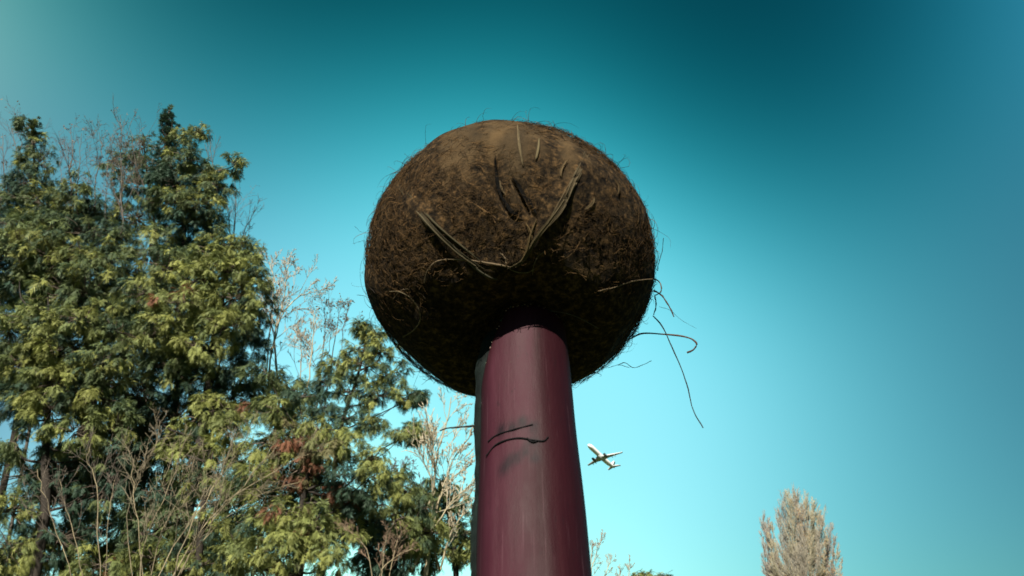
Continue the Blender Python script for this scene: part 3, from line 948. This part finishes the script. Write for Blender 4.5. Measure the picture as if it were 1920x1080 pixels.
def sprout(P, Rd, per, lfrac, ang, upb, wig, k, t0=.25, rf=.55, rmin=.002, flat=1.0):
    """child polylines from parents P (n,m,3)"""
    n, m_, _ = P.shape
    N = n * per
    pi = np.repeat(np.arange(n), per)
    t = rng.uniform(t0, .98, N)
    x = t * (m_ - 1); i = np.minimum(x.astype(int), m_ - 2); f = (x - i)[:, None]
    a_ = P[pi, i]; b_ = P[pi, i + 1]
    st = a_ * (1 - f) + b_ * f
    tan_ = norm(b_ - a_)
    plen = np.linalg.norm(np.diff(P, axis=1), axis=2).sum(1)[pi]
    side = norm(np.cross(tan_, rng.normal(size=(N, 3))))
    aa = (ang * rng.uniform(.6, 1.3, N))[:, None]
    d = norm(tan_ * np.cos(aa) + side * np.sin(aa))
    L = plen * lfrac * (1.15 - .75 * t) * rng.uniform(.6, 1.3, N)
    out = np.empty((N, k, 3)); p = st.copy()
    for j in range(k):
        out[:, j] = p
        d = norm(d + np.array([0, 0, upb]) + rng.normal(size=(N, 3)) * wig)
        p = p + d * (L / (k - 1))[:, None]
    r0 = Rd[pi, i] * rf
    rr_ = np.maximum(r0[:, None] * np.linspace(1, .35, k)[None], rmin)
    return out, rr_


def bare_tree(name, label, group, stems, Y, mat, tint, levels, cat='tree', leafs=None, stem_k=12, rmin=.004):
    """stems: list of (list of spots from the top down, radius at the low end)"""
    lines, rads = [], []
    foot = None
    for sp_, r_, dY in stems:
        q = [at(x, y, Y + dY) for x, y in sp_][::-1]
        if foot is None:
            lo_ = q[0]; foot = np.array([lo_[0], lo_[1], 0.0])
            foot[:2] += (q[0][:2] - q[1][:2]) / max(q[1][2] - q[0][2], .2) * lo_[2] * .3
        l = smooth_line(q, stem_k)
        l[1:-1] += rng.normal(size=(stem_k - 2, 3)) * .012 * np.linalg.norm(q[-1] - q[0]) / 2
        lines.append(l); r_ = r_ * .72
        rads.append(np.linspace(r_, max(r_ * .22, rmin), stem_k))
    rt = empty(name, foot)
    tag(rt, label, cat, group)
    q0 = np.mean([l[0] for l in lines], 0)
    trunk_top = q0 - np.array([0, 0, .25])
    trunk_top[2] = max(trunk_top[2], .3)
    tl = smooth_line([foot - np.array([0, 0, .05]), (foot + trunk_top) / 2 + rng.normal(size=3) * .03, trunk_top], 8)
    mr = max(r for _, r, _ in stems) * .72
    V, Q = tubes(tl[None], np.linspace(mr * 1.7, mr * 1.2, 8)[None], 8)
    add_mesh('trunk', V, Q, mat, rt, smooth=True)
    P = np.array(lines); Rd = np.array(rads)
    for l, r_ in zip(P, Rd):
        ll = np.concatenate([trunk_top[None], l]); rr_ = np.concatenate([[r_[0] * 1.1], r_])
        V, Q = tubes(ll[None], rr_[None], 6)
        add_mesh('stem', V, Q, mat, rt, smooth=True)
    parts = []; tips = []
    for lv in levels:
        P, Rd = sprout(P, Rd, **lv, rmin=rmin * .6)
        parts.append(tubes(P, Rd, 3)); tips.append(P[:, -1])
    V, Q = join(parts)
    col = np.array(tint) * rng.uniform(.75, 1.2, (len(V), 1))
    o = add_mesh('twigs', V, Q, M_twig, rt, col=col)
    tag(o, kind='stuff')
    if leafs:
        n, size, pal = leafs
        T = np.concatenate(tips); T = T[rng.integers(0, len(T), n)] + rng.normal(size=(n, 3)) * size
        a_ = norm(rng.normal(size=(n, 3))); b_ = norm(np.cross(a_, rng.normal(size=(n, 3))))
        V = np.stack([T, T + a_ * size + b_ * size * .5, T + a_ * size * 2, T + a_ * size - b_ * size * .5], 1).reshape(-1, 3)
        cc_ = np.array(pal)[rng.integers(0, len(pal), n)] * rng.uniform(.7, 1.2, (n, 1))
        o = add_mesh('leaves', V, np.arange(4 * n).reshape(-1, 4), M_leaf, rt, col=np.repeat(cc_, 4, 0))
        tag(o, kind='stuff')
    return rt


G2 = 'bare trees standing among the conifers'
LV = [dict(per=9, lfrac=.42, ang=.62, upb=.10, wig=.12, k=7), dict(per=6, lfrac=.45, ang=.6, upb=.06, wig=.16, k=5)]
LV4 = [dict(per=12, lfrac=.30, ang=.6, upb=.08, wig=.16, k=6), dict(per=7, lfrac=.5, ang=.7, upb=.03, wig=.2, k=4)]
LV3 = LV + [dict(per=4, lfrac=.5, ang=.6, upb=.03, wig=.2, k=4)]
greyt, purp, palet = (.115, .095, .08), (.10, .08, .085), (.40, .35, .24)
brl = [(.12, .06, .045), (.18, .12, .07)]
bare_tree('bare_tree', 'grey bare shoots rising above the conifers at the far left edge', G2,
          [([(5, 250), (8, 330), (18, 430)], .022, 0), ([(22, 236), (34, 300), (45, 420)], .022, .1), ([(40, 226), (38, 290), (52, 400)], .02, -.1), ([(-15, 260), (-5, 340), (5, 440)], .02, .1),
           ([(88, 290), (84, 340), (78, 420)], .015, .1)], 14.6, M_grey, purp, LV, leafs=(160, .03, brl))
bare_tree('bare_tree', 'dark bare sapling with a crooked stem poking up behind the blunt olive conifer', G2,
          [([(131, 247), (136, 280), (133, 320), (138, 380)], .026, 0), ([(120, 262), (128, 300), (134, 350)], .014, .1), ([(153, 250), (149, 300), (142, 370)], .012, -.1), ([(112, 300), (116, 350), (130, 420)], .014, .1)],
          14.0, M_grey, purp, LV, leafs=(70, .025, brl))
bare_tree('bare_tree', 'leafless tree of thin grey stems in the dip left of the spired cypress', G2,
          [([(186, 248), (190, 290), (180, 340), (172, 430)], .018, .1), ([(226, 228), (228, 300), (228, 380), (232, 460)], .024, 0), ([(247, 226), (246, 270), (262, 330), (285, 400), (300, 470)], .02, -.1),
           ([(205, 330), (222, 380), (240, 450)], .02, 0), ([(170, 300), (165, 350), (168, 430)], .012, .1), ([(212, 262), (200, 330), (196, 430)], .012, .1)],
          13.6, M_grey, greyt, LV3, leafs=(160, .025, brl))
bare_tree('bare_tree', 'few leafless twigs behind the clumps right of the spire', G2,
          [([(393, 248), (396, 285), (402, 330)], .010, 0), ([(414, 256), (404, 280), (396, 320)], .010, .1), ([(384, 270), (392, 300), (400, 340)], .008, 0)], 14.8, M_grey, greyt, LV[:1])
bare_tree('bare_tree', 'bare thin branches fanning out right of the bulging yellow green cypress', G2,
          [([(441, 320), (443, 380), (438, 450), (430, 520)], .016, 0), ([(482, 390), (465, 420), (448, 470), (438, 530)], .014, 0), ([(470, 425), (455, 450), (440, 500)], .012, .1), ([(425, 370), (430, 420), (436, 470)], .012, .1),
           ([(496, 470), (480, 500), (462, 560)], .012, 0)], 13.8, M_grey, greyt, LV)
bare_tree('bare_tree', 'pale leafless tree with upswept limbs in the gap left of the small airy conifer', G2,
          [([(583, 545), (555, 560), (530, 590), (510, 650), (500, 760)], .024, 0), ([(505, 490), (512, 540), (508, 610), (500, 700)], .018, .1), ([(540, 500), (532, 560), (515, 640)], .014, -.1),
           ([(590, 590), (585, 650), (575, 740)], .016, 0), ([(562, 620), (565, 680), (560, 760)], .014, .1), ([(525, 560), (515, 640), (520, 740)], .016, 0)],
          12.9, M_pale, (.34, .30, .24), [dict(LV[0], per=13), LV[1], LV3[2]], rmin=.007, leafs=(60, .025, brl))
bare_tree('bare_tree', 'leafless twiggy tree with a few dry leaves behind the small airy conifer', G2,
          [([(612, 560), (610, 620), (600, 700), (592, 780)], .018, 0), ([(640, 570), (632, 610), (622, 680)], .014, .1), ([(655, 575), (645, 610), (640, 660)], .010, 0), ([(620, 575), (618, 640), (610, 700)], .010, -.1)],
          13.6, M_grey, greyt, LV3, leafs=(160, .03, [(.2, .14, .08), (.25, .18, .1)]))
bare_tree('bare_tree', 'pale stemmed bare tree with wispy branches just left of the red post', G2,
          [([(846, 745), (838, 800), (820, 850), (815, 890), (812, 930), (790, 970), (776, 1015), (770, 1070)], .034, 0), ([(815, 800), (812, 840), (815, 890)], .014, 0), ([(880, 820), (856, 850), (836, 900), (815, 960)], .016, .1),
           ([(890, 905), (862, 925), (832, 960), (800, 1010)], .016, -.1), ([(885, 870), (850, 895), (824, 930)], .014, .1), ([(872, 960), (845, 1000), (825, 1070)], .024, -.1), ([(790, 830), (802, 870), (812, 920)], .010, 0)],
          11.8, M_pale, (.40, .35, .26), [dict(LV[0], per=12, lfrac=.5), LV[1], LV3[2]], rmin=.007)
bare_tree('bare_tree', 'dark purplish bare bush between the rusty conifer and the pale stemmed tree', G2,
          [([(752, 875), (752, 910), (755, 960), (760, 1010)], .020, 0), ([(730, 860), (738, 900), (752, 960)], .014, .1), ([(775, 870), (770, 910), (762, 980)], .014, -.1), ([(790, 900), (780, 940), (768, 1000)], .010, 0)],
          12.4, M_grey, (.12, .1, .115), LV3)
bare_tree('bare_tree', 'tangle of pale bare boughs sweeping up right in front of the low light green conifer', G2,
          [([(470, 800), (450, 840), (410, 900), (360, 970), (310, 1060), (280, 1130)], .011, 0), ([(440, 820), (425, 860), (390, 930), (345, 1010), (310, 1130)], .012, -.2), ([(590, 850), (520, 880), (440, 930), (380, 990), (300, 1120)], .013, .1),
           ([(345, 830), (330, 880), (300, 950), (268, 1030), (262, 1130)], .009, 0), ([(520, 835), (480, 880), (420, 950), (350, 1050), (310, 1140)], .010, -.1), ([(300, 790), (290, 840), (262, 890), (240, 980), (255, 1120)], .007, .1),
           ([(385, 850), (350, 910), (300, 1000), (275, 1120)], .008, .2), ([(560, 905), (500, 925), (430, 965), (360, 1040), (300, 1140)], .009, .2), ([(250, 860), (248, 920), (262, 1010), (270, 1130)], .007, -.1)],
          9.8, M_straw, (.20, .17, .12), LV4)
bare_tree('bare_tree', 'dead reddish snapped branches jutting out beside the dark low conifer', G2,
          [([(780, 1025), (745, 1042), (715, 1070), (705, 1130)], .010, 0), ([(640, 985), (662, 1003), (690, 1035), (702, 1130)], .009, -.1), ([(730, 990), (720, 1030), (712, 1130)], .007, 0), ([(760, 985), (740, 1030), (722, 1130)], .007, .1)],
          10.0, M_straw, (.2, .14, .1), LV4, cat='tree')
bare_tree('bare_tree', 'thin pale dead pole with a bent top, low among the dark hollows at the left', G2,
          [([(168, 838), (164, 862), (180, 905), (184, 960), (186, 1130)], .009, 0), ([(112, 900), (122, 950), (140, 1010), (165, 1130)], .006, .1), ([(70, 880), (84, 930), (110, 1010), (150, 1130)], .006, .1), ([(215, 900), (205, 960), (196, 1130)], .005, 0)],
          9.9, M_straw, greyt, LV)
bare_tree('bare_tree', 'wispy leafless tree whose top shows low down right beside the post', None,
          [([(1128, 1012), (1118, 1040), (1106, 1080), (1100, 1130)], .02, 0), ([(1110, 1020), (1108, 1050), (1102, 1100)], .014, 0), ([(1148, 1040), (1138, 1070), (1118, 1120)], .016, .1), ([(1180, 1055), (1178, 1085), (1172, 1130)], .012, .1),
           ([(1162, 1058), (1160, 1090), (1150, 1130)], .012, 0)],
          15.5, M_pale, (.3, .26, .2), LV3)

# --- poplar
PY = 92.0
lines = []


def poplar():
    pcs = []
    foot = at(1508, 1335, PY); foot[2] = 0
    rt = empty('poplar', foot)
    tag(rt, 'pale leafless poplar with three upswept lobes, far off at the lower right', 'tree')
    T0 = at(1508, 1100, PY)
    tl = smooth_line([foot, (foot + T0) / 2, T0, at(1500, 960, PY)], 14)
    V, Q = tubes(tl[None], np.linspace(.38, .04, 14)[None], 8)
    add_mesh('trunk', V, Q, M_grey, rt, smooth=True)
    tops = [(1492, 926, 0), (1470, 938, .4), (1510, 935, .3), (1527, 940, -.5), (1481, 932, -.4), (1440, 975, .5), (1430, 972, -.3), (1447, 985, 0), (1436, 990, .5), (1558, 990, .3), (1567, 1005, -.3), (1572, 1022, 0),
            (1545, 965, .4), (1535, 950, .3), (1500, 950, -.8), (1515, 948, .8), (1555, 1010, .6), (1580, 1050, 0), (1460, 960, .6), (1540, 975, -.8), (1428, 1000, .2), (1478, 960, 1.0), (1522, 965, -1.0),
            (1550, 1000, -.9), (1442, 1002, -.8), (1508, 960, -1.2), (1494, 960, 1.2)]
    P = []
    for x, y, dy in tops:
        tp_ = at(x, y, PY + dy * 1.3)
        b = T0 + (foot - T0) * rng.uniform(-.15, .35) + np.array([(tp_[0] - T0[0]) * .25, 0, 0])
        md = at(x + (1508 - x) * .22, y + 80 + rng.uniform(-10, 10), PY + dy)
        P.append(smooth_line([b, md, tp_], 14))
    P = np.array(P); Rd = np.tile(np.linspace(.06, .016, 14), (len(P), 1))
    for l, r_ in zip(P, Rd):
        V, Q = tubes(l[None], r_[None], 5)
        add_mesh('limb', V, Q, M_grey, rt, smooth=True)
    parts, tips = [], []
    P1, R1 = sprout(P, Rd, 60, .20, .50, .22, .07, 5, t0=.1, rf=.45, rmin=.014)
    P2, R2 = sprout(P1, R1, 13, .6, .50, .20, .12, 4, t0=.1, rf=.6, rmin=.011)
    parts = [tubes(P1, R1, 3), tubes(P2, R2, 3)]
    V, Q = join(parts)
    n1 = len(parts[0][0])
    # twigs of one bough share a tint: grey, pinkish grey or straw
    pal = np.array([(.32, .29, .24), (.28, .25, .22), (.34, .31, .225), (.24, .23, .21)])
    tw_ = pal[rng.integers(0, 4, len(P))]
    c1 = np.repeat(np.repeat(tw_, 60, 0), 5 * 3, 0); c2 = np.repeat(np.repeat(tw_, 780, 0), 4 * 3, 0)
    col = np.concatenate([c1, c2]) * rng.uniform(.8, 1.2, (len(V), 1))
    tag(add_mesh('twigs', V, Q, M_twig, rt, col=col), kind='stuff')
    T = P2[:, -1]
    sel = rng.uniform(0, 1, len(T))
    x = (T[:, 0]); 
    # last dry leaves, thickest low on the right lobe and in a streak near the middle
    cx = at(1562, 1060, PY); cm = at(1498, 985, PY)
    w = np.exp(-((T[:, 0] - cx[0]) / 1.0) ** 2 - ((T[:, 2] - cx[2]) / 1.8) ** 2) * .8 + np.exp(-((T[:, 0] - cm[0]) / .45) ** 2 - ((T[:, 2] - cm[2]) / 2.2) ** 2) * .5 + .05
    T = T[sel < w]
    n = len(T); size = .07
    a_ = norm(rng.normal(size=(n, 3))); b_ = norm(np.cross(a_, rng.normal(size=(n, 3))))
    V = np.stack([T, T + a_ * size + b_ * size * .6, T + a_ * size * 2, T + a_ * size - b_ * size * .6], 1).reshape(-1, 3)
    cc_ = np.array([(.42, .22, .08), (.40, .30, .10), (.38, .18, .10)])[rng.integers(0, 3, n)]
    tag(add_mesh('leaves', V, np.arange(4 * n).reshape(-1, 4), M_leaf, rt, col=np.repeat(cc_, 4, 0)), kind='stuff')


poplar()

# ================================================================== AEROPLANE
k_ = 2.3
depth = 1500 / k_
pc = CAM + ray(1128, 857) * depth


def camvec(x, y, z):
    v = L_RT * x + L_UP * y - L_FW * z
    return v / np.linalg.norm(v)


L_FW = norm(ray(1128, 857)); L_RT = norm(np.cross(L_FW, UP)); L_UP = np.cross(L_RT, L_FW)


f_ = camvec(-49, 44, 52.4)
w_ = camvec(65, 26, 39)
w_ = norm(w_ - f_ * (w_ @ f_))
r_ax = -w_
u_ = np.cross(r_ax, f_)
plane = bpy.data.objects.new('airliner', None)
C.objects.link(plane)
plane.location = tuple(pc)
tag(plane, 'white twin engined airliner flying low across the sky right of the post', 'aeroplane')
BAS = np.array([f_, r_ax, u_])            # rows: forward, right, up


def aero(name, V, Fc, mat, smooth=False, label=None, parent=None):
    o = add_mesh(name, np.asarray(V) @ BAS + pc, Fc, mat, parent or plane, smooth=smooth)
    return o


mw, nt, bs = material('white_paint', .3, .5); bs.inputs['Base Color'].default_value = (.85, .86, .86, 1)
mg, nt, bs = material('grey_paint', .4, .4); bs.inputs['Base Color'].default_value = (.46, .49, .50, 1)
md_, nt, bs = material('dark_metal', .4, .5); bs.inputs['Base Color'].default_value = (.08, .1, .11, 1)


def body(xs, rs, zs, seg=20, y=0):
    V = []
    for x, r, z in zip(xs, rs, zs):
        for i in range(seg):
            a_ = i / seg * 2 * math.pi
            V.append((x, y + r * math.cos(a_), z + r * math.sin(a_)))
    idx = np.arange(len(xs) * seg).reshape(-1, seg)
    Q = np.stack([idx[:-1], np.roll(idx[:-1], -1, 1), np.roll(idx[1:], -1, 1), idx[1:]], -1).reshape(-1, 4)
    return np.array(V), Q


aero('fuselage', *body([18.8, 18.5, 17.6, 16, 14, 5, -6, -10, -14, -17, -18.6], [.05, .6, 1.3, 1.8, 1.98, 1.98, 1.98, 1.8, 1.2, .6, .15], [-.3, -.3, -.2, -.05, 0, 0, 0, .15, .6, 1.0, 1.2]), mw, True)


def wing(secs, thick=.12):
    V = []
    for (x, y, z, c) in secs:
        t = c * thick
        V += [(x, y, z), (x - c * .3, y, z + t * .6), (x - c, y, z + t * .1), (x - c * .35, y, z - t * .4)]
    Q = []
    for i in range(len(secs) - 1):
        for j in range(4):
            Q.append((4 * i + j, 4 * i + (j + 1) % 4, 4 * i + 4 + (j + 1) % 4, 4 * i + 4 + j))
    n = 4 * (len(secs) - 1)
    Q.append((0, 1, 2, 3)); Q.append((n, n + 3, n + 2, n + 1))
    return np.array(V, float), np.array(Q)


for s in (1, -1):
    aero('wing', *wing([(4.2, 1.2 * s, -1.2, 7.0), (1.2, 6.2 * s, -.7, 4.0), (-3.2, 16.8 * s, .7, 1.6), (-4.2, 17.3 * s, 1.6, .9)]), mg)
    aero('tailplane', *wing([(-13.6, .6 * s, .9, 3.6), (-17.0, 6.2 * s, 1.3, 1.5)], .08), mg)
    e = aero('engine', *body([4.6, 4.2, 2.5, .6, -.2], [.9, 1.1, 1.1, .8, .5], [-2.2] * 5, 14, 5.7 * s), md_, True)
    for fx in (9.0, 12.0):
        aero('flap_fairing', *body([-2.0, -2.6, -4.0, -4.6], [.05, .25, .25, .05], [-.75] * 4, 8, fx * s * .9), mg, True)
aero('belly_fairing', *body([6, 5, 0, -3.5, -4.5], [.2, 1.5, 1.6, 1.4, .2], [-.9] * 5, 16), mg, True)
V, Q = wing([(-12.0, 0, 1.2, 5.6), (-16.6, 0, 7.6, 2.2)], .08)
# turn the section so that its thickness goes sideways
base_z = np.array([1.2] * 4 + [7.6] * 4)
V = np.stack([V[:, 0], (V[:, 2] - base_z) * 1.0, base_z], 1)
aero('tail_fin', V, Q, mw)
from collections import Counter
cnt = Counter()
for o in sc.objects:
    if o.type == 'MESH': cnt[o.name.split('.')[0]] += len(o.data.loops) - 2 * len(o.data.polygons)
print('tris by', cnt)
print('total tris', sum(sum(len(p.vertices) - 2 for p in o.data.polygons) if len(o.data.polygons) < 5000 else len(o.data.loops) - 2 * len(o.data.polygons) for o in sc.objects if o.type == 'MESH'))
